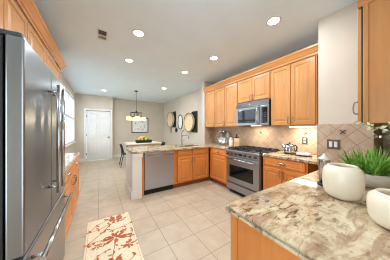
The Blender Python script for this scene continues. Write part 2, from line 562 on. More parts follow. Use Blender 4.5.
# backsplash (tile on the walls above the counters)
bs = MB()
CZ = 0.91
bs.box(XR - 0.012, XR, 0.80, 3.65, CZ, 1.405)
bs.box(XR - 0.012, XR, YS, 0.335, CZ, 1.405)
bs.box(2.438, 2.45, 0.335 - 0.012, 0.812, CZ, 1.395)
bsx = bs.build('wall_backsplash', M['splash_y'])
struct(bsx)
b_ = MB()
b_.box(2.66, XR - 0.012, 3.638, 3.65, CZ, 1.405)
b_.box(2.45, XR - 0.012, 0.323, 0.335, CZ, 1.36); b_.box(2.45, XR - 0.012, 0.80, 0.812, CZ, 1.395)
b_.box(1.7, XR - 0.012, YS, YS + 0.012, CZ, 1.405)
struct(b_.build('wall_backsplash_return', M['splash_x']))
def insert(x, y, z):
    m = MB()
    for k in range(4):
        a = k * PI / 2 + PI / 4
        c, s = math.cos(a), math.sin(a)
        pts = [(0.004 * -s, 0.004 * c), (0.020 * c - 0.007 * s, 0.020 * s + 0.007 * c), (0.042 * c, 0.042 * s), (0.020 * c + 0.007 * s, 0.020 * s - 0.007 * c), (0.004 * s, -0.004 * c)]
        mt = Matrix.Translation((x, y, z)) @ Matrix(((0, 0, -1, 0), (1, 0, 0, 0), (0, 1, 0, 0), (0, 0, 0, 1)))
        m.prism(pts, 0, 0.006, 0, mt)
    m.build('tile_insert', M['bronze'], bsx)
insert(2.438, 0.56, 1.30)
insert(XR - 0.012, 1.16, 1.26)
insert(XR - 0.012, 2.02, 1.26)

# ------------------------------------------------------------------ cabinets
DOOR_LV = [(0.002, 0.0), (0.006, 0.003), (0.055, 0.003), (0.062, -0.006), (0.078, -0.006), (0.105, 0.002)]
def pull_bar(parent, x, z, y, L=0.10):
    m = MB()
    h = L / 2
    pts = [(x, y, z - h), (x, y - 0.018, z - h), (x, y - 0.028, z - h * 0.75), (x, y - 0.031, z), (x, y - 0.028, z + h * 0.75), (x, y - 0.018, z + h), (x, y, z + h)]
    m.tube(pts, [0.006, 0.005, 0.005, 0.0055, 0.005, 0.005, 0.006], 8)
    m.build('handle', M['nickel'], parent)
def pull_cup(parent, x, z, y, L=0.09):
    m = MB()
    n = 10
    rings = []
    for i in range(n + 1):
        a = PI * i / n
        px = -math.cos(a) * L / 2
        d = math.sin(a) ** 0.6
        rings.append([(x + px, y - 0.003, z + 0.017 * max(d, .25)), (x + px, y - 0.020 * d - 0.003, z + 0.012 * d), (x + px, y - 0.027 * d - 0.003, z - 0.006), (x + px, y - 0.022 * d - 0.003, z - 0.016), (x + px, y - 0.016 * d, z - 0.006), (x + px, y - 0.001, z + 0.008)])
    V = [[m.bm.verts.new(p) for p in r] for r in rings]
    for A, B in zip(V, V[1:]):
        for k in range(6):
            f = m.bm.faces.new((A[k], A[(k + 1) % 6], B[(k + 1) % 6], B[k])); f.smooth = True
    m.bm.faces.new(V[0]); m.bm.faces.new(V[-1][::-1])
    m.build('handle', M['chrome'], parent)
def c_door(root, x0, x1, z0, z1, hx=None, hz=None, mat='wood'):
    d = MB().panel(x0, x1, z0, z1, -0.019, 0.018, DOOR_LV).build('door', M[mat], root)
    if hx is not None:
        pull_bar(d, hx, hz, -0.022)
    return d
def c_drawer(root, x0, x1, z0, z1, cup=True, mat='wood', name='drawer'):
    d = MB().panel(x0, x1, z0, z1, -0.019, 0.018, [(0.002, 0.0), (0.006, 0.003), (0.022, 0.003), (0.028, -0.002), (0.036, 0.001)]).build(name, M[mat], root)
    if cup:
        pull_cup(d, (x0 + x1) / 2, (z0 + z1) / 2, -0.022)
    return d
G = 0.004
def base_cab(name, label, loc, rz, W, D, doors, drawers, group=None, top=0.868, cup=True, dz=0.705, toe=True, dname='drawer'):
    """local x = along front (0..W), front at y=0, body to +y"""
    r = thing(name, label, 'cabinet', loc, rz, group)
    b = MB()
    b.box(0, 0.02, 0, D, 0.1, top); b.box(W - 0.02, W, 0, D, 0.1, top)
    b.box(0.02, W - 0.02, 0, D, 0.1, 0.12); b.box(0.02, W - 0.02, D - 0.012, D, 0.12, top)
    b.box(0.0, 0.035, -0.002, 0.02, 0.1, top); b.box(W - 0.035, W, -0.002, 0.02, 0.1, top)
    b.box(0.035, W - 0.035, -0.002, 0.02, top - 0.03, top); b.box(0.035, W - 0.035, -0.002, 0.02, 0.1, 0.13)
    b.box(0.035, W - 0.035, -0.002, 0.02, dz, dz + 0.05)
    b.box(0.035, W - 0.035, 0.02, 0.024, 0.13, top - 0.03)
    b.build('body', M['wood_base'], r)
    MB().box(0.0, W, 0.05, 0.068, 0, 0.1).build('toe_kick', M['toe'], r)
    for (x0, x1, side) in doors:
        hx = None if side is None else (x1 - 0.03 if side > 0 else x0 + 0.03)
        c_door(r, x0, x1, 0.115, dz, hx, dz - 0.085, 'wood_base')
    for (x0, x1) in drawers:
        c_drawer(r, x0, x1, dz + 0.03, top - 0.012, cup, 'wood_base', dname)
    return r
def wall_cab(name, label, loc, rz, W, D, z0, z1, doors, hz_off=0.09, group=None, gap=0.0):
    r = thing(name, label, 'cabinet', loc, rz, group)
    b = MB()
    b.box(0, W, gap, D, z0, z1, 0.001)
    b.build('body', M['wood'], r)
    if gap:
        MB().box(0.004, W - 0.004, 0, gap + 0.002, z0 + 0.004, z1 - 0.004).build('door_gap_shade', M['black'], r)  # black filler paints the shade in the gap behind the door
    for (x0, x1, side) in doors:
        hx = None if side is None else (x1 - 0.028 if side > 0 else x0 + 0.028)
        c_door(r, x0, x1, z0 + 0.012, z1 - 0.015, hx, z0 + hz_off)
    return r
RX = -PI / 2   # facing -X
UX = 2.70
UT = 2.43
UD = XR - UX - 0.002
# right wall: upper cabinets (far to near)
wall_cab('upper_cabinet', 'single door maple wall cabinet in the far corner beside the white wall end', (UX, 3.645, 0), RX, 0.455, UD, 1.39, UT, [(0.03, 0.445, 1)])
wall_cab('upper_cabinet', 'two door maple wall cabinet left of the microwave', (UX, 3.188, 0), RX, 0.793, UD, 1.39, UT, [(0.01, 0.372, 1), (0.378, 0.783, -1)])
wall_cab('upper_cabinet', 'short two door maple wall cabinet directly above the microwave', (UX, 2.392, 0), RX, 0.787, UD, 1.91, UT, [(0.012, 0.39, 1), (0.396, 0.775, -1)], 0.085)
wall_cab('upper_cabinet', 'tall two door maple wall cabinet right of the microwave', (UX, 1.602, 0), RX, 0.70, UD, 1.39, UT, [(0.01, 0.346, 1), (0.354, 0.69, -1)])
# left wall uppers
LU = -0.625
wall_cab('upper_cabinet', 'maple wall cabinet above the stainless refrigerator', (LU, 0.82, 0), PI / 2, 1.345, LU - XK - 0.002, 1.84, UT, [(0.01, 0.446, 1), (0.454, 0.892, 1), (0.90, 1.335, -1)])
wall_cab('upper_cabinet', 'maple wall cabinet on left wall beyond the refrigerator', (LU, 2.168, 0), PI / 2, 1.50, LU - XK - 0.002, 1.39, UT, [(0.01, 0.60, 1), (0.61, 1.49, -1)])
# cabinet over the foreground counter, door seen edge on
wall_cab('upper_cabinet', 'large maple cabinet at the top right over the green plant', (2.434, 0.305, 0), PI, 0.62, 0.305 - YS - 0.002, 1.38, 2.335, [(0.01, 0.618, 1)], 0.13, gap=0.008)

near_cab = [o for o in COL.objects if o.get('label', '').startswith('large maple cabinet')][0]
MB().box(0.619, 0.630, 0.010, 0.040, 1.38, 2.335, 0.004).build('corner_stile', M['wood'], near_cab)
# crown mouldings
CROWN = [(0.0, 0.0), (0.012, 0.0), (0.014, 0.028), (0.024, 0.034), (0.034, 0.05), (0.058, 0.085), (0.070, 0.094), (0.074, 0.10), (0.074, 0.122), (0.0, 0.122)]
def crown(mb, path, z):
    """sweep the profile along an open XY path; outward = right-hand side of travel"""
    n = len(path)
    V = []
    for i in range(n):
        p = Vector(path[i])
        d0 = (Vector(path[i]) - Vector(path[i - 1])).normalized() if i else None
        d1 = (Vector(path[i + 1]) - Vector(path[i])).normalized() if i < n - 1 else None
        d0 = d0 or d1; d1 = d1 or d0
        n0 = Vector((d0.y, -d0.x)); n1 = Vector((d1.y, -d1.x))
        nn = (n0 + n1) / (1 + n0.dot(n1))
        V.append([mb.bm.verts.new((p.x + nn.x * o, p.y + nn.y * o, z + h)) for (o, h) in CROWN])
    m = len(CROWN)
    for A, B in zip(V, V[1:]):
        for k in range(m):
            mb.bm.faces.new((A[k], A[(k + 1) % m], B[(k + 1) % m], B[k]))
    mb.bm.faces.new(V[0]); mb.bm.faces.new(V[-1][::-1])
cr = MB(); crown(cr, [(UX - 0.020, 0.815), (UX - 0.020, 3.648)][::-1], UT)
tag(cr.build('crown_moulding', M['wood_h']), 'long maple crown moulding topping the cabinets around the microwave', 'moulding')
cr = MB(); crown(cr, [(LU + 0.020, 0.82), (LU + 0.020, 3.672), (XK + 0.002, 3.672)], UT)
tag(cr.build('crown_moulding', M['wood_h']), 'maple crown moulding topping the cabinets over the refrigerator', 'moulding')
cr = MB(); crown(cr, [(2.434, 0.326), (1.804, 0.326), (1.804, YS + 0.002)][::-1], 2.335)
o = cr.build('crown_moulding', M['wood_h']); tag(o, 'maple crown moulding at top right corner over the near cabinet', 'moulding')

# base cabinets
base_cab('base_cabinet', 'maple sink base cabinet with two doors right of the dishwasher', (1.395, 3.07, 0), 0, 0.98, 0.585, [(0.085, 0.478, 1), (0.486, 0.955, -1)], [(0.085, 0.478), (0.486, 0.955)], cup=False, dname='false_drawer_front')
base_cab('base_cabinet', 'narrow maple base cabinet left of the range', (2.40, 3.045, 0), RX, 0.655, 0.6, [(0.07, 0.63, -1)], [(0.07, 0.63)])
base_cab('base_cabinet', 'maple base cabinet with wide drawer right of the range', (2.40, 1.565, 0), RX, 0.665, 0.6, [(0.02, 0.328, 1), (0.334, 0.64, -1)], [(0.02, 0.64)])
base_cab('base_cabinet', 'maple base cabinet next to the refrigerator under cream counter', (-0.335, 1.975, 0), PI / 2, 0.72, 0.6, [(0.02, 0.70, 1)], [(0.02, 0.70)])
base_cab('base_cabinet', 'far maple base cabinet at the open end of the left counter', (-0.335, 2.70, 0), PI / 2, 0.72, 0.6, [(0.02, 0.70, -1)], [(0.02, 0.70)])
# foreground peninsula: end panel towards the camera side
pen = thing('peninsula_cabinet', 'maple peninsula with plain end panel under the near granite counter', 'cabinet', (0.638, YS + 0.01, 0))
MB().box(0, 0.018, 0, 0.70, 0.0, 0.868, 0.002).build('end_panel', M['wood_base'], pen)
MB().box(-0.012, 0.0, 0.655, 0.70, 0.0, 0.868, 0.003).build('corner_stile', M['wood_base'], pen)
MB().box(0.018, 1.70, 0, 0.69, 0.1, 0.868).build('body', M['wood_base'], pen)
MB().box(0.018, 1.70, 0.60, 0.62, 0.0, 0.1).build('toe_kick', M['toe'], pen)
for k in range(3):
    x0 = 0.04 + k * 0.55
    d = MB()
    mt = Matrix.Translation((0, 0.69, 0))
    d.box(x0, x0 + 0.53, 0.69, 0.708, 0.12, 0.85, 0.004)
    d.build('door', M['wood_base'], pen)
# filler stiles by the dishwasher
fl = MB(); fl.box(0.692, 0.748, 3.068, 3.66, 0, 0.868, 0.002)
tag(fl.build('filler_panel', M['wood_base']), 'narrow maple filler panel between white counter end and dishwasher', 'panel')

# ------------------------------------------------------------------ counters
def offset_poly(poly, d):
    n = len(poly); out = []
    for i in range(n):
        p0, p1, p2 = Vector(poly[i - 1]), Vector(poly[i]), Vector(poly[(i + 1) % n])
        a = (p1 - p0).normalized(); b = (p2 - p1).normalized()
        na = Vector((a.y, -a.x)); nb = Vector((b.y, -b.x))
        nn = (na + nb) / (1 + na.dot(nb))
        out.append((p1.x + nn.x * d, p1.y + nn.y * d))
    return out
EDGE = [(0.868, -0.016), (0.870, -0.010), (0.876, -0.003), (0.883, 0.0), (0.888, -0.001), (0.890, -0.010), (0.892, -0.014), (0.8955, -0.014), (0.897, -0.008), (0.902, -0.006), (0.907, -0.009), (0.91, -0.017)]
def counter(name, label, poly, hole=None):
    m = MB()
    bm = m.bm
    loops = []
    for (z, d) in EDGE:
        q = offset_poly(poly, d)
        loops.append([bm.verts.new((x, y, z)) for x, y in q])
    n = len(poly)
    for A, B in zip(loops, loops[1:]):
        for k in range(n):
            bm.faces.new((A[k], A[(k + 1) % n], B[(k + 1) % n], B[k]))
    hl = None
    if hole:
        hl = [[bm.verts.new((x, y, z)) for x, y in hole] for z in (EDGE[0][0], CZ)]
        h = len(hole)
        for k in range(h):
            bm.faces.new((hl[0][k], hl[0][(k + 1) % h], hl[1][(k + 1) % h], hl[1][k]))
    bm.edges.ensure_lookup_table()
    for j, L in ((0, loops[0]), (1, loops[-1])):
        es = []
        for k in range(n):
            es.append(bm.edges.get((L[k], L[(k + 1) % n])))
        if hl:
            H = hl[j]
            for k in range(len(H)):
                es.append(bm.edges.get((H[k], H[(k + 1) % len(H)])))
        bmesh.ops.triangle_fill(bm, use_beauty=True, use_dissolve=False, edges=es)
    o = m.build(name, M['granite'])
    tag(o, label, 'countertop')
    return o
counter('countertop', 'glossy granite countertop in the foreground with vases and plant',
        [(0.592, YS + 0.015), (3.015, YS + 0.015), (3.015, 0.318), (2.432, 0.318), (2.432, 0.818), (3.015, 0.818), (3.015, 1.572), (2.37, 1.572), (2.37, 0.635), (0.612, 0.635), (0.592, 0.615)])
SKX0, SKX1, SKY0, SKY1 = 1.60, 2.20, 3.16, 3.54
hole = []
for (cx, cy, a0) in ((SKX1 - 0.06, SKY1 - 0.06, 0), (SKX0 + 0.06, SKY1 - 0.06, 90), (SKX0 + 0.06, SKY0 + 0.06, 180), (SKX1 - 0.06, SKY0 + 0.06, 270)):
    for k in range(5):
        a = math.radians(a0 + k * 22.5)
        hole.append((cx + 0.06 * math.cos(a), cy + 0.06 * math.sin(a)))
counter('countertop', 'granite countertop with the sink above the dishwasher',
        [(0.502, 2.985), (2.37, 2.985), (2.37, 2.386), (3.012, 2.386), (3.012, 3.634), (2.652, 3.634), (2.652, 3.80), (0.502, 3.80)], hole)
counter('countertop', 'short cream countertop on the left beyond the refrigerator',
        [(XK + 0.005, 1.972), (-0.30, 1.972), (-0.30, 3.44), (XK + 0.005, 3.44)])

# sink
sk = thing('kitchen_sink', 'undermount stainless sink set into the far granite counter', 'sink', ((SKX0 + SKX1) / 2, (SKY0 + SKY1) / 2, 0.66))
b = MB()
ctr = Vector(((SKX0 + SKX1) / 2, (SKY0 + SKY1) / 2))
rings = []
for (s, z) in ((1.05, 0.206), (1.0, 0.206), (0.98, 0.05), (0.92, 0.012), (0.10, 0.004)):
    rings.append([b.bm.verts.new(((x - ctr.x) * s, (y - ctr.y) * s, z)) for x, y in hole])
for A, B in zip(rings, rings[1:]):
    for k in range(len(hole)):
        f = b.bm.faces.new((A[k], A[(k + 1) % len(hole)], B[(k + 1) % len(hole)], B[k])); f.smooth = True
b.bm.faces.new(rings[-1])
b.build('basin', plain('sink_steel', (66, 66, 68), 0.4, 1.0), sk)
MB().cyl((0, 0, 0.004), 0.04, 0.004, 20).build('drain', M['chrome'], sk)
# faucet
fc = thing('faucet', 'tall chrome gooseneck faucet behind the sink', 'faucet', (1.90, 3.66, CZ))
b = MB()
b.lathe([(0.030, 0), (0.030, 0.008), (0.022, 0.014), (0.019, 0.06), (0.017, 0.065)], (0, 0, 0), 20)
pts = [(0, 0, 0.06), (0, 0, 0.33)]
b.tube(pts + [(0.012, -0.01, 0.365), (0.035, -0.035, 0.39), (0.055, -0.055, 0.392)], 0.011, 12)
b.build('post', M['steel'], fc)
b = MB()
arc = [(0.0, 0, 0.16)]
for k in range(9):
    a = PI - k * PI * 1.0 / 8
    arc.append((0.075 + 0.075 * math.cos(a), -0.06 - 0.06 * math.cos(a), 0.20 + 0.06 * math.sin(a)))
arc.append((0.15, -0.12, 0.165))
b.tube(arc, [0.010] * 9 + [0.011, 0.013], 12)
b.build('spout', M['steel'], fc)
b = MB(); b.tube([(0.0, 0, 0.1), (0.03, 0.0, 0.105), (0.075, 0.0, 0.13)], [0.009, 0.007, 0.006], 8); b.build('lever', M['steel'], fc)

# ------------------------------------------------------------------ refrigerator
FX = -0.29
fg = thing('refrigerator', 'large stainless french door refrigerator with bottom freezer at left', 'refrigerator', (FX, 1.0, 0), PI / 2)
FW, FT = 0.955, 1.752
b = MB(); b.box(0.012, FW - 0.012, 0.075, 0.52, 0.06, FT - 0.005, 0.004); b.box(0.03, FW - 0.03, 0.09, 0.45, 0.0, 0.06)
b.build('body', M['dark_grey'], fg)
gz = 0.728
def fridge_slab(x0, x1, z0, z1, nm):
    b = MB(); b.box(x0, x1, 0, 0.062, z0, z1, 0.009, seg=3)
    return b.build(nm, M['steel'], fg)
mid = 0.452
d1 = fridge_slab(0.0, mid - 0.003, gz + 0.018, FT, 'door')
d2 = fridge_slab(mid + 0.003, FW, gz + 0.018, FT, 'door')
dz_ = fridge_slab(0.0, FW, 0.085, gz, 'freezer_drawer')
def fridge_handle(par, p0, p1):
    p0, p1 = Vector(p0), Vector(p1)
    d = (p1 - p0).normalized()
    b = MB()
    b.tube([p0, p1], 0.0125, 14)
    for s in (0.045, (p1 - p0).length - 0.045):
        q = p0 + d * s
        b.tube([q, (q.x, -0.002, q.z)], 0.009, 10)
    b.build('handle', M['chrome'], par)
fridge_handle(d1, (mid - 0.085, -0.055, 0.90), (mid - 0.085, -0.055, 1.63))
fridge_handle(d2, (mid + 0.055, -0.055, 0.90), (mid + 0.055, -0.055, 1.63))
fridge_handle(dz_, (0.03, -0.055, 0.688), (FW - 0.03, -0.055, 0.688))
b = MB(); b.box(0.0, FW, 0.066, 0.078, 0.07, FT - 0.01); b.build('gasket', M['black'], fg)
b = MB(); b.box(0.004, FW - 0.004, 0.010, 0.064, gz - 0.001, gz + 0.019); b.build('drawer_gap_shade', M['black'], fg)  # black strip fills the gap so its shade reads dark
b = MB(); b.box(0.02, FW - 0.02, 0.04, 0.075, 0.0, 0.078, 0.003); b.build('kick_grille', M['black'], fg)
for x in (0.05, FW - 0.05):
    b = MB(); b.box(x - 0.04, x + 0.04, 0.01, 0.16, FT, FT + 0.022, 0.006); b.cyl((x, 0.035, FT + 0.02), 0.016, 0.012, 14); b.build('hinge_cover', M['dark_grey'], fg)

# ------------------------------------------------------------------ dishwasher
dwr = thing('dishwasher', 'stainless dishwasher with bar handle under the sink counter', 'dishwasher', (0.752, 3.065, 0))
DWW = 0.64
MB().box(0.005, DWW - 0.005, 0.03, 0.56, 0.1, 0.862).build('body', M['dark_grey'], dwr)
b = MB(); b.box(0.003, DWW - 0.003, -0.022, 0.028, 0.115, 0.862, 0.005); dd = b.build('door', M['steel_dw'], dwr)
b = MB(); b.box(0.0, DWW, 0.045, 0.06, 0, 0.112); b.build('kick_plate', M['black'], dwr)
b = MB(); b.tube([(0.04, -0.066, 0.80), (DWW - 0.04, -0.066, 0.80)], 0.012, 12)
for x in (0.07, DWW - 0.07): b.tube([(x, -0.066, 0.80), (x, -0.021, 0.80)], 0.009, 10)
b.build('handle', M['chrome'], dd)

# ------------------------------------------------------------------ range
RW = 0.80
rg = thing('range', 'stainless gas range with black cooktop and six knobs', 'stove', (2.33, 2.38, 0), RX)
b = MB(); b.box(0.002, RW - 0.002, 0.02, 0.66, 0.09, 0.895, 0.003); b.build('body', M['steel'], rg)
b = MB(); b.box(0.03, RW - 0.03, 0.07, 0.6, 0, 0.09); b.build('plinth', M['black'], rg)
b = MB(); b.panel(0.006, RW - 0.006, 0.235, 0.765, -0.012, 0.03, [(0.003, 0), (0.008, 0.004), (0.10, 0.004)]); od = b.build('oven_door', M['steel_h'], rg)
b = MB(); b.box(0.10, RW - 0.12, -0.019, -0.010, 0.34, 0.60, 0.006); b.build('oven_window', M['black_glass'], od)
b = MB(); b.tube([(0.04, -0.062, 0.725), (RW - 0.04, -0.062, 0.725)], 0.0135, 12)
for x in (0.07, RW - 0.07): b.tube([(x, -0.062, 0.725), (x, -0.012, 0.725)], 0.011, 10)
b.build('handle', M['chrome'], od)
b = MB(); b.box(0.006, RW - 0.006, -0.012, 0.02, 0.085, 0.215, 0.005); b.build('warming_drawer', M['steel_h'], rg)
b = MB()
mt = Matrix(((0, 0, 1, 0), (1, 0, 0, 0), (0, 1, 0, 0), (0, 0, 0, 1)))
b.prism([(0.03, 0.785), (0.03, 0.905), (-0.012, 0.905), (-0.034, 0.895), (-0.034, 0.875), (-0.014, 0.785)], 0.0, RW, 0, mt)
cp = b.build('control_panel', M['steel_h'], rg)
tilt = Matrix.Rotation(-PI / 2 + 0.2, 3, 'X')
for i, x in enumerate((0.07, 0.18, 0.29, 0.51, 0.62, 0.73)):
    k = MB()
    k.lathe([(0.027, 0), (0.027, -0.005), (0.021, -0.008), (0.0205, -0.036), (0.017, -0.040), (0.0, -0.040)][::-1], (x, -0.023, 0.832), 18, 0, Matrix.Rotation(-PI / 2 - 0.2, 3, 'X') @ Matrix.Identity(3))
    k.build('knob', M['dark_grey'], rg)
b = MB(); b.box(0.36, 0.44, -0.032, -0.02, 0.815, 0.85, 0.003); b.build('clock_display', M['black_glass'], rg)
ct = MB(); ct.box(0.0, RW, 0.005, 0.655, 0.898, 0.914, 0.004); ct.build('cooktop', M['black'], rg)
for gi in range(3):
    g = MB()
    x0 = 0.02 + gi * 0.255; x1 = x0 + 0.25
    z0, z1 = 0.930, 0.944
    for x in (x0, x1 - 0.014): g.box(x, x + 0.014, 0.04, 0.63, z0, z1, 0.003)
    for y in (0.04, 0.325, 0.616): g.box(x0, x1, y, y + 0.014, z0, z1, 0.003)
    for yy in (0.18, 0.47):
        g.box(x0 + 0.02, x1 - 0.02, yy - 0.006, yy + 0.006, z0, z1, 0.002)
        g.box((x0 + x1) / 2 - 0.006, (x0 + x1) / 2 + 0.006, yy - 0.13, yy + 0.13, z0, z1, 0.002)
    for x in (x0, x1 - 0.014):
        for y in (0.04, 0.616): g.box(x, x + 0.014, y, y + 0.014, 0.913, z0)
    g.build('grate', M['iron'], rg)
for x in (0.145, 0.40, 0.655):
    for y in (0.18, 0.47):
        g = MB(); g.lathe([(0.055, 0.913), (0.055, 0.917), (0.038, 0.920), (0.038, 0.927), (0.0, 0.928)], (x, y, 0), 20); g.build('burner', M['iron'], rg)

# ------------------------------------------------------------------ microwave
mw = thing('microwave', 'stainless over the range microwave with black glass door', 'microwave', (2.655, 2.388, 1.405), RX)
MWW = 0.782
b = MB(); b.box(0.002, MWW, 0.02, 0.37, 0.0, 0.502); b.build('body', M['black'], mw)
b = MB()
b.prism([(0.02, 0.385), (0.02, 0.50), (0.0, 0.50), (-0.018, 0.39)], 0.0, MWW, 0, mt)
tv = b.build('vent_band', M['steel_band'], mw)
b = MB(); b.cyl((0.36, -0.022, 0.44), 0.012, 0.02, 16, 'Y'); b.build('emblem', M['white'], tv)
b = MB(); b.box(0.0, 0.60, -0.018, 0.02, 0.004, 0.384, 0.005); md = b.build('door', M['steel_mw'], mw)
b = MB(); b.box(0.045, 0.50, -0.022, -0.016, 0.055, 0.335, 0.004); b.build('door_window', M['black_glass'], md)
b = MB(); b.tube([(0.56, -0.02, 0.03), (0.56, -0.05, 0.05), (0.56, -0.06, 0.11), (0.56, -0.062, 0.19), (0.56, -0.06, 0.28), (0.56, -0.05, 0.34), (0.56, -0.02, 0.36)], 0.012, 12)
b.build('handle', M['chrome'], md)
b = MB(); b.box(0.604, MWW, -0.018, 0.02, 0.004, 0.384, 0.005); pnl = b.build('control_panel', M['steel_mw'], mw)
b = MB(); b.box(0.635, 0.755, -0.022, -0.016, 0.05, 0.35, 0.003); kp = b.build('keypad', M['black_glass'], pnl)
for r in range(5):
    for c in range(3):
        q = MB(); q.box(0.65 + c * 0.033, 0.674 + c * 0.033, -0.0235, -0.021, 0.07 + r * 0.04, 0.093 + r * 0.04, 0.001); q.build('button', M['dark_grey'], kp)
mwl = MB(); mwl.box(0.3, 0.5, 0.1, 0.18, -0.004, 0.0); mwl.build('work_light', emit('work_light_lens', (255, 226, 180), 5), mw)
area('work_lamp', mw, (0.4, 0.14, -0.012), 0.18, 2.2, (1, 0.85, 0.66), 'RECTANGLE', sy=0.06)

# under cabinet light
uc = thing('under_cabinet_light', 'glowing white light bar under the cabinet above the kettle', 'light', (2.86, 1.14, 1.39))
MB().box(-0.06, 0.06, -0.20, 0.20, -0.018, 0, 0.003).build('housing', M['white'], uc)
MB().box(-0.05, 0.05, -0.19, 0.19, -0.022, -0.018).build('diffuser', M['under_white'], uc)
area('under_lamp', uc, (0, 0, -0.03), 0.09, 1.7, (1, 0.9, 0.75), 'RECTANGLE', sy=0.36)

# ------------------------------------------------------------------ ceiling lights, vent
def can(loc, label, first=[None]):
    if first[0] is None:
        r = thing('recessed_light', label, 'ceiling light', (*loc, ZC), 0, 'recessed ceiling lights')
        MB().lathe([(0.095, 0.0), (0.095, -0.004), (0.075, -0.006), (0.070, -0.002), (0.070, 0.0)], (0, 0, 0), 32).build('trim_ring', M['white'], r)
        MB().lathe([(0.0, -0.002), (0.068, -0.002), (0.068, 0.0), (0.0, 0.0)], (0, 0, 0), 32).build('lens', M['lamp_white'], r)
        area('lamp', r, (0, 0, -0.012), 0.13, CAN_POWER, CAN_COL)
        first[0] = r
        return r
    return dup(first[0], (*loc, ZC), None, label)
can((0.50, 1.13), 'recessed ceiling light nearest the camera, overhead and out of view')
can((0.50, 2.37), 'round recessed ceiling light beside the air vent')
can((0.53, 3.42), 'round recessed ceiling light between the vent and the white door')
can((1.83, 3.36), 'round recessed ceiling light above the sink counter')
can((1.93, 5.08), 'small round recessed ceiling light near the chandelier and woven baskets')
can((1.97, 1.13), 'largest recessed ceiling light over the near end of the range wall')
can((1.965, 2.37), 'round recessed ceiling light in front of the microwave')
can((0.14, 6.55), 'farthest recessed ceiling light just in front of the white door')
vt = thing('ceiling_vent', 'small dark return air vent with white frame in ceiling', 'vent', (0.038, 2.705, ZC))
b = MB()
for (x0, x1, y0, y1) in ((-0.072, 0.072, -0.145, -0.125), (-0.072, 0.072, 0.125, 0.145), (-0.072, -0.052, -0.125, 0.125), (0.052, 0.072, -0.125, 0.125), (-0.052, 0.052, 0.005, 0.03)):
    b.box(x0, x1, y0, y1, -0.008, 0, 0.001)
b.build('frame', M['white'], vt)
MB().box(-0.052, 0.052, -0.125, 0.005, -0.002, 0).build('louver_back', M['slate'], vt)
MB().box(-0.052, 0.052, 0.03, 0.125, -0.002, 0).build('louver_back', M['slate2'], vt)
b = MB()
for k in range(9):
    y = -0.118 + k * 0.026
    if -0.005 < y < 0.03: continue
    b.quad((-0.052, y, -0.006), (0.052, y, -0.006), (0.052, y + 0.009, -0.002), (-0.052, y + 0.009, -0.002))
b.build('louver', M['slate2'], vt)

# ------------------------------------------------------------------ dining nook
TX, TY = 1.43, 6.0
tb = thing('dining_table', 'pale dining table under the chandelier in the far nook', 'table', (TX, TY, 0))
MB().box(-0.62, 0.62, -0.42, 0.42, 0.785, 0.82, 0.006).build('tabletop', M['tabletop'], tb)
MB().box(-0.55, 0.55, -0.35, 0.35, 0.72, 0.785, 0.004).build('apron', M['tanwood'], tb)
for sx in (-1, 1):
    for sy in (-1, 1):
        MB().lathe([(0.022, 0), (0.034, 0.66), (0.034, 0.74)], (sx * 0.52, sy * 0.37, 0), 12).build('leg', M['tanwood'], tb)
def make_chair(label, loc, rz):
    r = thing('dining_chair', label, 'chair', loc, rz, 'dining chairs')
    b = MB(); b.box(-0.22, 0.22, -0.21, 0.21, 0.43, 0.465, 0.014, seg=3); b.build('seat', M['black'], r)
    # backrest leaning back at y = -0.2 .. -0.28, seat faces +y
    b = MB()
    n = 10; rows = []
    for (z, lean, hwid) in ((0.50, -0.20, 0.17), (0.62, -0.225, 0.20), (0.74, -0.255, 0.215), (0.815, -0.275, 0.215)):
        rows.append([[(hwid * (2 * i / n - 1), lean + 0.045 * (2 * i / n - 1) ** 2 + t, z) for i in range(n + 1)] for t in (0, -0.014)])
    for t in (0, 1):
        V = [[b.bm.verts.new(p) for p in row[t]] for row in rows]
        for A, B in zip(V, V[1:]):
            for i in range(n):
                f = b.bm.faces.new((A[i], A[i + 1], B[i + 1], B[i])); f.smooth = True
        if t == 0: V0 = V
        else:
            rim0 = V0[0] + [v[-1] for v in V0[1:]] + V0[-1][-2::-1] + [v[0] for v in V0[-2:0:-1]]
            rim1 = V[0] + [v[-1] for v in V[1:]] + V[-1][-2::-1] + [v[0] for v in V[-2:0:-1]]
            for i in range(len(rim0)):
                j = (i + 1) % len(rim0)
                b.bm.faces.new((rim0[i], rim0[j], rim1[j], rim1[i]))
    b.build('backrest', M['black'], r)
    b = MB(); b.tube([(0.225 * (2 * i / n - 1), -0.284 + 0.045 * (2 * i / n - 1) ** 2, 0.822) for i in range(n + 1)], 0.016, 8)
    b.build('top_rail', M['tanwood'], r)
    for sx in (-1, 1):
        b = MB(); b.tube([(sx * 0.24, 0.22, 0), (sx * 0.19, 0.17, 0.44)], [0.011, 0.016], 8); b.build('leg', M['black'], r)
        b = MB(); b.tube([(sx * 0.24, -0.27, 0), (sx * 0.19, -0.18, 0.44), (sx * 0.185, -0.215, 0.56)], [0.011, 0.016, 0.012], 8); b.build('leg', M['black'], r)
    return r
ch = make_chair('black dining chair with pale top rail at left end of table', (0.89, 6.0, 0), -PI / 2)
dup(ch, (2.0, 5.95, 0), PI / 2, 'black dining chair with pale top rail at right end of table')
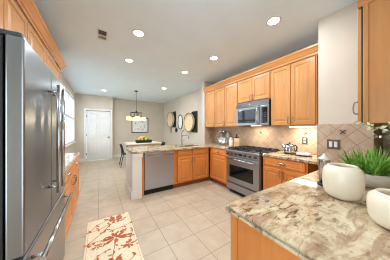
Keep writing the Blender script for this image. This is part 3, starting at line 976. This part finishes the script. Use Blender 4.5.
# centrepiece: long black bowl with flowers
cb = thing('flower_centerpiece', 'long black trough of orange and green flowers on dining table', 'flowers', (TX + 0.0, TY - 0.10, 0.82))
b = MB()
b.prism([(-0.27, -0.09), (0.27, -0.09), (0.27, 0.09), (-0.27, 0.09)], 0.0, 0.006)
V = [[b.bm.verts.new((x * q, y * q, z)) for x, y in ((-0.27, -0.09), (0.27, -0.09), (0.27, 0.09), (-0.27, 0.09))] for q, z in ((1.0, 0.0), (1.12, 0.10), (1.06, 0.10), (0.95, 0.05))]
for A, B in zip(V, V[1:]):
    for k in range(4): b.bm.faces.new((A[k], A[(k + 1) % 4], B[(k + 1) % 4], B[k]))
b.bm.faces.new(V[-1])
b.build('trough', M['black'], cb)
random.seed(3)
lv = MB()
for k in range(60):
    a = random.random() * 2 * PI; rr = random.uniform(0.05, 0.17); L = random.uniform(0.07, 0.13); el = random.uniform(0.1, 1.1)
    p = Vector((rr * math.cos(a), rr * math.sin(a) * 0.4, 0.09))
    d = Vector((math.cos(a) * math.cos(el), math.sin(a) * math.cos(el), math.sin(el)))
    s = d.cross(Vector((0, 0, 1))).normalized() * 0.022
    lv.quad(p, p + d * L * 0.5 + s, p + d * L, p + d * L * 0.5 - s)
lv.build('leaves', M['leaf'], cb)
def blob(mb, c, r):
    mb.lathe([(0, -r), (r * 0.7, -r * 0.7), (r, 0), (r * 0.72, r * 0.65), (0.0, r * 0.95)], c, 10)
for k in range(9):
    a = k * 2.4; rr = 0.03 + 0.011 * k
    f = MB(); blob(f, (rr * math.cos(a) * 1.4, rr * math.sin(a) * 0.55, 0.235 - rr * 0.6), 0.050)
    f.build('flower', M['orange'] if k % 3 != 2 else M['lime'], cb)
for k in range(8):
    a = k * 0.785 + 0.3
    f = MB(); blob(f, (0.18 * math.cos(a), 0.075 * math.sin(a), 0.135), 0.05)
    f.build('fruit', M['lime'], cb)
# chandelier
pd = thing('chandelier', 'black framed chandelier with amber glass shades over the table', 'pendant light', (1.17, 5.97, 0))
b = MB(); b.lathe([(0.065, ZC), (0.065, ZC - 0.02), (0.02, ZC - 0.035), (0.008, ZC - 0.05)], (0, 0, 0), 24); b.build('canopy', M['black'], pd)
b = MB(); b.tube([(0, 0, ZC - 0.04), (0, 0, 1.98)], 0.007, 8); b.build('rod', M['black'], pd)
b = MB()
b.lathe([(0.0, 2.03), (0.02, 2.02), (0.028, 1.995), (0.02, 1.97), (0.0, 1.96)], (0, 0, 0), 16)
for z in (1.955, 1.80):
    b.tube([(-0.19, -0.08, z), (0.19, -0.08, z), (0.19, 0.08, z), (-0.19, 0.08, z)], 0.009, 8, closed=True)
for x in (-0.19, -0.065, 0.065, 0.19):
    for y in (-0.08, 0.08):
        b.tube([(x, y, 1.80), (x, y, 1.955)], 0.008, 8)
b.tube([(0, 0, 1.98), (0, 0, 1.80)], 0.008, 8)
b.tube([(-0.19, 0, 1.955), (0.19, 0, 1.955)], 0.008, 8)
b.tube([(-0.26, 0, 1.80), (0.26, 0, 1.80)], 0.009, 8); b.tube([(0, -0.2, 1.80), (0, 0.2, 1.80)], 0.009, 8)
b.build('frame', M['black'], pd)
for (x, y) in ((-0.25, 0.0), (0.25, 0.0), (0.0, -0.22), (0.0, 0.22), (0.0, 0.0)):
    b = MB(); b.lathe([(0.025, 1.80), (0.088, 1.79), (0.092, 1.67), (0.086, 1.67), (0.08, 1.782), (0.02, 1.79)], (x, y, 0), 20)
    b.build('lamp_shade', M['shade'], pd)
pl = bpy.data.lights.new('bulb', 'POINT'); pl.energy = 6; pl.color = (1, 0.85, 0.6); pl.shadow_soft_size = 0.08
po = bpy.data.objects.new('bulb', pl); COL.objects.link(po); po.parent = pd; po.location = (0, 0, 1.6)
# framed print on the dining wall
pc = thing('framed_print', 'black framed monochrome sketch with white mat on dining wall', 'picture', (1.755, YD, 1.54))
HX, HZ = 0.41, 0.385
b = MB()
for s in (-1, 1):
    b.box(s * HX, s * (HX - 0.035), -0.03, 0, -HZ, HZ, 0.003)
    b.box(-HX + 0.035, HX - 0.035, -0.03, 0, s * HZ, s * (HZ - 0.035), 0.003)
b.build('frame', M['black'], pc)
MB().box(-HX + 0.03, HX - 0.03, -0.012, -0.002, -HZ + 0.03, HZ - 0.03).build('mat_board', M['paper'], pc)
MB().box(-0.27, 0.26, -0.0145, -0.012, -0.25, 0.24).build('drawing', M['ink'], pc)

# ------------------------------------------------------------------ wall decor on the right wall of the nook (local: -y out of wall)
def wall_basket(label, y, z, R, hp):
    r = thing('wall_basket', label, 'wall decor', (XR, y, z), RX, 'woven baskets on dark panels')
    MB().box(0.06, 0.06 + hp * 1.02, -0.02, 0, -hp * 1.0, hp * 1.0, 0.003).build('back_panel', M['black'], r)
    b = MB()
    rot = Matrix.Rotation(PI / 2, 3, 'X')
    b.lathe([(0.0, 0.055), (R * 0.8, 0.05), (R * 0.9, 0.06), (R * 0.97, 0.125), (R, 0.125), (R * 0.96, 0.05), (R * 0.86, 0.022), (0, 0.022)], (0, 0, 0), 40, 0, rot)
    bk = b.build('basket', M['straw'], r)
    b = MB()
    b.tube([(R * 0.985 * math.cos(2 * PI * k / 40), -0.125, R * 0.985 * math.sin(2 * PI * k / 40)) for k in range(40)], 0.012, 8, closed=True)
    b.build('rim', M['nickel'], bk)
    return r
wall_basket('larger woven basket on dark panel nearer the cabinets', 5.05, 1.61, 0.36, 0.40)
wall_basket('smaller woven basket on dark panel near the dining corner', 6.85, 1.80, 0.37, 0.38)
ml = thing('oval_mirror', 'narrow oval mirror in thin dark frame between two woven baskets', 'mirror', (XR, 5.95, 1.655), RX)
n = 32
ov = [(0.21 * math.cos(2 * PI * k / n), 0.31 * math.copysign(abs(math.sin(2 * PI * k / n)) ** 0.75, math.sin(2 * PI * k / n))) for k in range(n)]
b = MB(); b.tube([(x, -0.02, z) for x, z in ov], 0.016, 8, closed=True); b.build('frame', M['black'], ml)
b = MB(); b.prism(ov, -0.012, -0.0, 0, Matrix(((1, 0, 0, 0), (0, 0, 1, 0), (0, 1, 0, 0), (0, 0, 0, 1)))); b.build('glass', M['paper'], ml)
def rosette(label, y, z, mat, R):
    r = thing('wall_ornament', label, 'wall decor', (XR, y, z), RX)
    b = MB()
    for k in range(6):
        a = k * PI / 3
        c, s = math.cos(a), math.sin(a)
        b.tube([(R * 0.62 * c + R * 0.38 * math.cos(q), -0.02, R * 0.62 * s + R * 0.38 * math.sin(q)) for q in [2 * PI * j / 10 for j in range(10)]], 0.012, 6, closed=True)
    b.build('petals', mat, r)
    b = MB(); b.cyl((0, -0.03, 0), R * 0.3, 0.03, 14, 'Y'); b.build('center', mat, r)
rosette('pale ring flower wall ornament under the smaller basket', 7.0, 1.28, M['tanwood'], 0.14)
rosette('dark ring flower wall ornament under the oval mirror', 6.35, 1.30, M['black'], 0.11)

# ------------------------------------------------------------------ things on the far counter and range wall
# silver tray leaning on backsplash
tr = thing('silver_tray', 'round embossed silver tray leaning on backsplash left of range', 'tray', (2.83, 3.02, CZ), 0.5)
b = MB()
lean = Matrix.Rotation(-PI / 2 + 0.24, 3, 'Y')
R = 0.20
b.lathe([(0.0, 0.0), (R * 0.60, 0.0), (R * 0.66, 0.012), (R * 0.97, 0.018), (R, 0.016), (R * 0.97, 0.010), (R * 0.68, 0.004), (R * 0.6, -0.006), (0, -0.006)], (0.022, 0, R * math.cos(0.24) + 0.002), 40, 0, lean)
b.build('plate', M['nickel'], tr)
for k in range(14):
    a = k * 2 * PI / 14
    p = Vector((0.022, 0, R * math.cos(0.24) + 0.002)) + lean @ Vector((R * 0.82 * math.cos(a), R * 0.82 * math.sin(a), 0.016))
    e = MB(); blob(e, p, 0.018); e.build('embossing', M['nickel'] if k % 2 else M['chrome'], tr)
# canisters
cn = thing('canister', 'short cream canister beside the wooden canister and range', 'canister', (2.75, 2.66, CZ))
MB().lathe([(0.0, 0), (0.046, 0), (0.052, 0.01), (0.052, 0.165), (0.0, 0.165)], (0, 0, 0), 24).build('jar', M['ceramic'], cn)
MB().lathe([(0.054, 0.165), (0.054, 0.185), (0.02, 0.195), (0.012, 0.20), (0.014, 0.218), (0.0, 0.224)], (0, 0, 0), 24).build('lid', M['ceramic'], cn)
cn = thing('canister', 'wooden canister with black knobbed lid beside the range', 'canister', (2.80, 2.52, CZ))
MB().lathe([(0.0, 0), (0.060, 0), (0.064, 0.01), (0.064, 0.19), (0.054, 0.205), (0, 0.205)], (0, 0, 0), 24).build('jar', M['tanwood'], cn)
MB().lathe([(0.050, 0.205), (0.050, 0.232), (0.018, 0.245), (0.016, 0.262), (0.024, 0.28), (0.018, 0.295), (0.0, 0.30)], (0, 0, 0), 24).build('lid', M['black'], cn)
# kettle
kt = thing('kettle', 'shiny steel electric kettle with black base on counter right of range', 'kettle', (2.76, 1.30, CZ), 0.15)
MB().lathe([(0.0, 0), (0.088, 0), (0.09, 0.006), (0.085, 0.022), (0.0, 0.022)], (0, 0, 0), 28).build('power_base', M['black'], kt)
MB().lathe([(0.0, 0.022), (0.082, 0.022), (0.086, 0.035), (0.080, 0.09), (0.066, 0.145), (0.058, 0.155), (0.0, 0.16)], (0, 0, 0), 32).build('pot', M['chrome'], kt)
MB().lathe([(0.056, 0.156), (0.05, 0.166), (0.012, 0.172), (0.010, 0.18), (0.014, 0.19), (0, 0.195)], (0, 0, 0), 20).build('lid', M['black'], kt)
b = MB(); b.tube([(0, 0.06, 0.075), (0, 0.095, 0.10), (0, 0.12, 0.15), (0, 0.135, 0.165)], [0.022, 0.017, 0.012, 0.010], 10); b.build('spout', M['chrome'], kt)
b = MB(); b.tube([(0, -0.058, 0.15), (0, -0.085, 0.155), (0, -0.105, 0.12), (0, -0.102, 0.07), (0, -0.082, 0.05)], 0.010, 8); b.build('handle', M['black'], kt)
# covered dish
dsh = thing('butter_dish', 'low silver lidded dish on black tray beside the kettle', 'dish', (2.70, 1.07, CZ), 0.1)
MB().box(-0.06, 0.06, -0.10, 0.10, 0.0, 0.014, 0.004).build('tray', M['black'], dsh)
MB().box(-0.048, 0.048, -0.085, 0.085, 0.014, 0.052, 0.012, seg=3).build('lid', M['paper'], dsh)
MB().box(-0.012, 0.012, -0.02, 0.02, 0.052, 0.062, 0.004).build('knob', M['nickel'], dsh)
# outlet and switch
ou = thing('wall_outlet', 'silver outlet plate on backsplash above the kettle', 'outlet', (XR - 0.012, 1.175, 1.135), RX)
MB().box(-0.04, 0.04, -0.007, 0, -0.06, 0.06, 0.003).build('plate', M['bronze'], ou)
for z in (-0.025, 0.025):
    b = MB(); b.cyl((0, -0.010, z), 0.018, 0.004, 18, 'Y'); b.build('socket', M['white'], ou)
sw = thing('light_switch', 'bronze double switch plate with white rockers above the vases', 'switch', (2.438, 0.645, 1.145), RX)
MB().box(-0.062, 0.062, -0.007, 0, -0.06, 0.06, 0.003).build('plate', M['bronze'], sw)
for x in (-0.024, 0.024):
    MB().box(x - 0.016, x + 0.016, -0.013, -0.006, -0.034, 0.034, 0.003).build('rocker', M['white'], sw)

# ------------------------------------------------------------------ things on the foreground counter
def vase(label, loc, R, H):
    r = thing('vase', label, 'vase', loc, 0)
    prof = [(0.0, 0.0), (R * 0.52, 0.0)]
    N = 22
    ro = R * 0.70
    for i in range(1, N):
        t = i / N
        a = -PI / 2 + PI * t
        e = 2.0 / 4.2
        rr = R * abs(math.cos(a)) ** e
        zz = H / 2 + H / 2 * math.copysign(abs(math.sin(a)) ** e, math.sin(a))
        if zz < H * 0.5: rr = max(rr, R * 0.52) * (0.93 + 0.07 * min(1, zz / (H * 0.5)))
        if rr < ro and zz > H * 0.5: continue
        if zz <= prof[-1][1]: continue
        prof.append((rr, zz))
    prof += [(ro, H), (ro - 0.008, H - 0.002), (ro - 0.012, H - 0.012)]
    MB().lathe(prof + [(R * 0.86, H * 0.75), (R * 0.88, H * 0.4), (R * 0.6, 0.02), (0, 0.015)], (0, 0, 0), 48).build('body', M['ceramic'], r)
    return r
vase('tall cream ceramic vase with wide mouth in front of the spiky plant', (1.263, 0.293, CZ), 0.0954, 0.20)
vase('low cream ceramic vase cut off by the right edge of the photo', (1.064, 0.077, CZ), 0.0855, 0.147)
# pepper mill
pm = thing('pepper_mill', 'slim silver pepper mill with pointed top behind the tall cream vase', 'pepper mill', (1.425, 0.43, CZ))
MB().lathe([(0.0, 0), (0.040, 0), (0.042, 0.006), (0.034, 0.02), (0.0, 0.02)], (0, 0, 0), 24).build('base', M['black'], pm)
MB().lathe([(0.0, 0.02), (0.032, 0.02), (0.031, 0.18), (0.034, 0.19), (0.034, 0.196), (0.0, 0.196)], (0, 0, 0), 24).build('body', M['chrome'], pm)
MB().lathe([(0.036, 0.196), (0.036, 0.202), (0.016, 0.216), (0.009, 0.224), (0.008, 0.236), (0.0, 0.24)], (0, 0, 0), 24).build('cap', M['white'], pm)
# grass plant in pot
gp = thing('spiky_plant', 'spiky green grass plant in pale bowl behind the cream vases', 'plant', (1.72, 0.255, CZ))
MB().lathe([(0.0, 0), (0.095, 0), (0.12, 0.02), (0.134, 0.06), (0.135, 0.10), (0.127, 0.102), (0.122, 0.07), (0.0, 0.07)], (0, 0, 0), 40).build('pot', M['pot'], gp)
MB().lathe([(0.0, 0.082), (0.06, 0.085), (0.122, 0.078), (0.122, 0.07), (0.0, 0.07)], (0, 0, 0), 30).build('soil', M['soil'], gp)
random.seed(11)
b = MB()
for k in range(260):
    a = random.random() * 2 * PI
    rr = 0.09 * math.sqrt(random.random())
    p = Vector((rr * math.cos(a), rr * math.sin(a), 0.08))
    a2 = a + random.uniform(-0.5, 0.5)
    el = random.uniform(0.45, 1.5) if random.random() < 0.6 else random.uniform(0.9, 1.5)
    L = random.uniform(0.14, 0.25)
    d = Vector((math.cos(a2) * math.cos(el), math.sin(a2) * math.cos(el), math.sin(el)))
    side = d.cross(Vector((0, 0, 1))).normalized()
    wdt = random.uniform(0.006, 0.0095)
    prev = None
    for i in range(6):
        t = i / 5
        q = p + d * L * t + Vector((0, 0, -0.055 * t * t * math.cos(el) - 0.01 * t * t))
        hw_ = wdt * (1 - t) ** 0.7 + 0.0004
        cur = (b.bm.verts.new(q - side * hw_), b.bm.verts.new(q + Vector((0, 0, -0.001))), b.bm.verts.new(q + side * hw_))
        if prev:
            for j in (0, 1):
                b.bm.faces.new((prev[j], prev[j + 1], cur[j + 1], cur[j]))
        prev = cur
b.build('foliage', M['leaf'], gp)
# leafy branch in a vase just outside the frame, leaning in under the cabinet
br = thing('leafy_branch', 'pale leafy branch trailing in from the right under the cabinet', 'plant', (1.50, -0.03, CZ))
MB().lathe([(0.0, 0), (0.045, 0), (0.06, 0.03), (0.055, 0.12), (0.022, 0.19), (0.022, 0.21), (0.018, 0.21), (0.018, 0.19), (0.03, 0.1), (0, 0.02)], (0, 0, 0), 24).build('bottle', M['ceramic'], br)
random.seed(21)
st = MB(); lf = MB()
ends = [((0.0, 0.29, 0.462), (0, 0.12, 0.40)), ((0.02, 0.21, 0.38), (0, 0.08, 0.35)), ((0.05, 0.25, 0.44), (0, 0.10, 0.39)), ((0.03, 0.16, 0.45), (0.0, 0.05, 0.37)), ((0.06, 0.15, 0.32), (0.02, 0.06, 0.32))]
for e, m_ in ends:
    p0 = Vector((0, 0, 0.02)); p1 = Vector(m_); p2 = Vector(e)
    pts = []
    for i in range(13):
        t = i / 12
        pts.append(p0 * (1 - t) ** 2 + p1 * 2 * t * (1 - t) + p2 * t * t if False else (p0 * (1 - t) + Vector((0, 0.0, 0.30)) * t if t < 0 else p0 * (1 - t) ** 3 + Vector((0, 0.0, 0.30)) * 3 * t * (1 - t) ** 2 + p1 * 3 * t * t * (1 - t) + p2 * t ** 3))
    st.tube(pts, [0.003 - 0.0015 * i / 12 for i in range(13)], 6)
    for i in range(5, 13):
        for s in (-1, 1, 0):
            d = Vector((random.uniform(-1, 1), random.uniform(-0.6, 1), random.uniform(-0.9, 0.6))).normalized()
            L = random.uniform(0.022, 0.036)
            sd = d.cross(Vector((random.random(), random.random(), random.random()))).normalized() * L * 0.3
            q = pts[i] + Vector((random.uniform(-1, 1), random.uniform(-1, 1), random.uniform(-1, 1))) * 0.006
            lf.quad(q, q + d * L * 0.5 + sd, q + d * L, q + d * L * 0.5 - sd)
st.build('stems', M['stem'], br)
lf.build('leaves', M['leaf2'], br)

# ------------------------------------------------------------------ rug
RX0, RX1, RY0, RY1 = -0.14, 0.383, 1.10, 2.612
b = MB()
b.box(RX0, RX1, RY0, RY1, 0.0, 0.007, 0.003, 0)
ZI = [0.0]
def rpoly(pts, mi, z=0.0078):
    ZI[0] += 4e-6
    b.bm.faces.new([b.bm.verts.new((x, y, z + ZI[0])) for x, y in pts]).material_index = mi
def leafp(x, y, a, L, wd):
    c, s = math.cos(a), math.sin(a)
    f = lambda u, v: (x + u * c - v * s, y + u * s + v * c)
    rpoly([f(0, 0), f(L * 0.3, -wd * 0.8), f(L * 0.62, -wd), f(L, 0), f(L * 0.66, wd), f(L * 0.3, wd * 0.7)], 1)
def stroke(pts, wd):
    for (x0, y0), (x1, y1) in zip(pts, pts[1:]):
        dx, dy = x1 - x0, y1 - y0; L = math.hypot(dx, dy); nx, ny = -dy / L * wd, dx / L * wd
        rpoly([(x0 - nx, y0 - ny), (x1 - nx, y1 - ny), (x1 + nx, y1 + ny), (x0 + nx, y0 + ny)], 1, 0.0076)
random.seed(4)
def flower(x, y, R, n=9):
    for k in range(n):
        a = k * 2 * PI / n + random.uniform(-.3, .3)
        ex = 1.25
        leafp(x + R * 0.12 * math.cos(a), y + R * 0.12 * math.sin(a), a, R * random.uniform(0.65, 1.1) * (ex if abs(math.cos(a)) > 0.6 else 0.9), R * 0.17)
    for k in range(n):
        a = random.random() * 2 * PI; d = R * random.uniform(0.5, 1.0)
        leafp(x + d * 1.3 * math.cos(a), y + d * 0.9 * math.sin(a), a + random.uniform(-1, 1), R * 0.42, R * 0.14)
fls = [(0.20, 2.50, 0.095), (0.17, 2.07, 0.12), (0.29, 1.88, 0.075), (-0.02, 2.02, 0.05), (0.10, 1.66, 0.11), (-0.05, 1.45, 0.08), (0.27, 1.40, 0.11)]
for x, y, r_ in fls: flower(x, y, r_, 10 if r_ > 0.09 else 8)
brs = [[(-0.115, 2.33), (0.0, 2.35), (0.14, 2.40), (0.24, 2.42)], [(-0.115, 2.33), (-0.04, 2.45), (0.08, 2.52), (0.16, 2.56)],
       [(-0.12, 2.10), (0.02, 2.24), (0.12, 2.38)], [(0.08, 2.30), (0.15, 2.24), (0.28, 2.25), (0.365, 2.29)], [(0.22, 2.45), (0.28, 2.58)],
       [(0.17, 2.07), (0.15, 1.95), (0.12, 1.80), (0.10, 1.66)], [(0.20, 2.08), (0.27, 2.16)], [(0.29, 1.88), (0.34, 2.02), (0.37, 2.12)],
       [(-0.12, 2.09), (-0.04, 2.11), (0.03, 2.10)], [(-0.12, 1.75), (-0.02, 1.85), (0.06, 1.9)], [(0.1, 1.66), (0.2, 1.6), (0.33, 1.68)]]
for s in brs:
    stroke(s, 0.004)
    for i, (x, y) in enumerate(s):
        for q in range(2):
            leafp(x, y, random.random() * 6.28, random.uniform(0.03, 0.06), 0.011)
for (x0, x1, y0, y1) in ((RX0 + 0.018, RX0 + 0.022, RY0 + 0.02, RY1 - 0.02), (RX1 - 0.022, RX1 - 0.018, RY0 + 0.02, RY1 - 0.02), (RX0 + 0.018, RX1 - 0.018, RY1 - 0.022, RY1 - 0.018)):
    rpoly([(x0, y0), (x1, y0), (x1, y1), (x0, y1)], 2, 0.0075)
rg_ = b.build('floor_rug', [M['rug'], M['rust'], M['rugline']])
tag(rg_, 'cream runner rug with rust leaf and branch pattern on tile floor', 'rug')
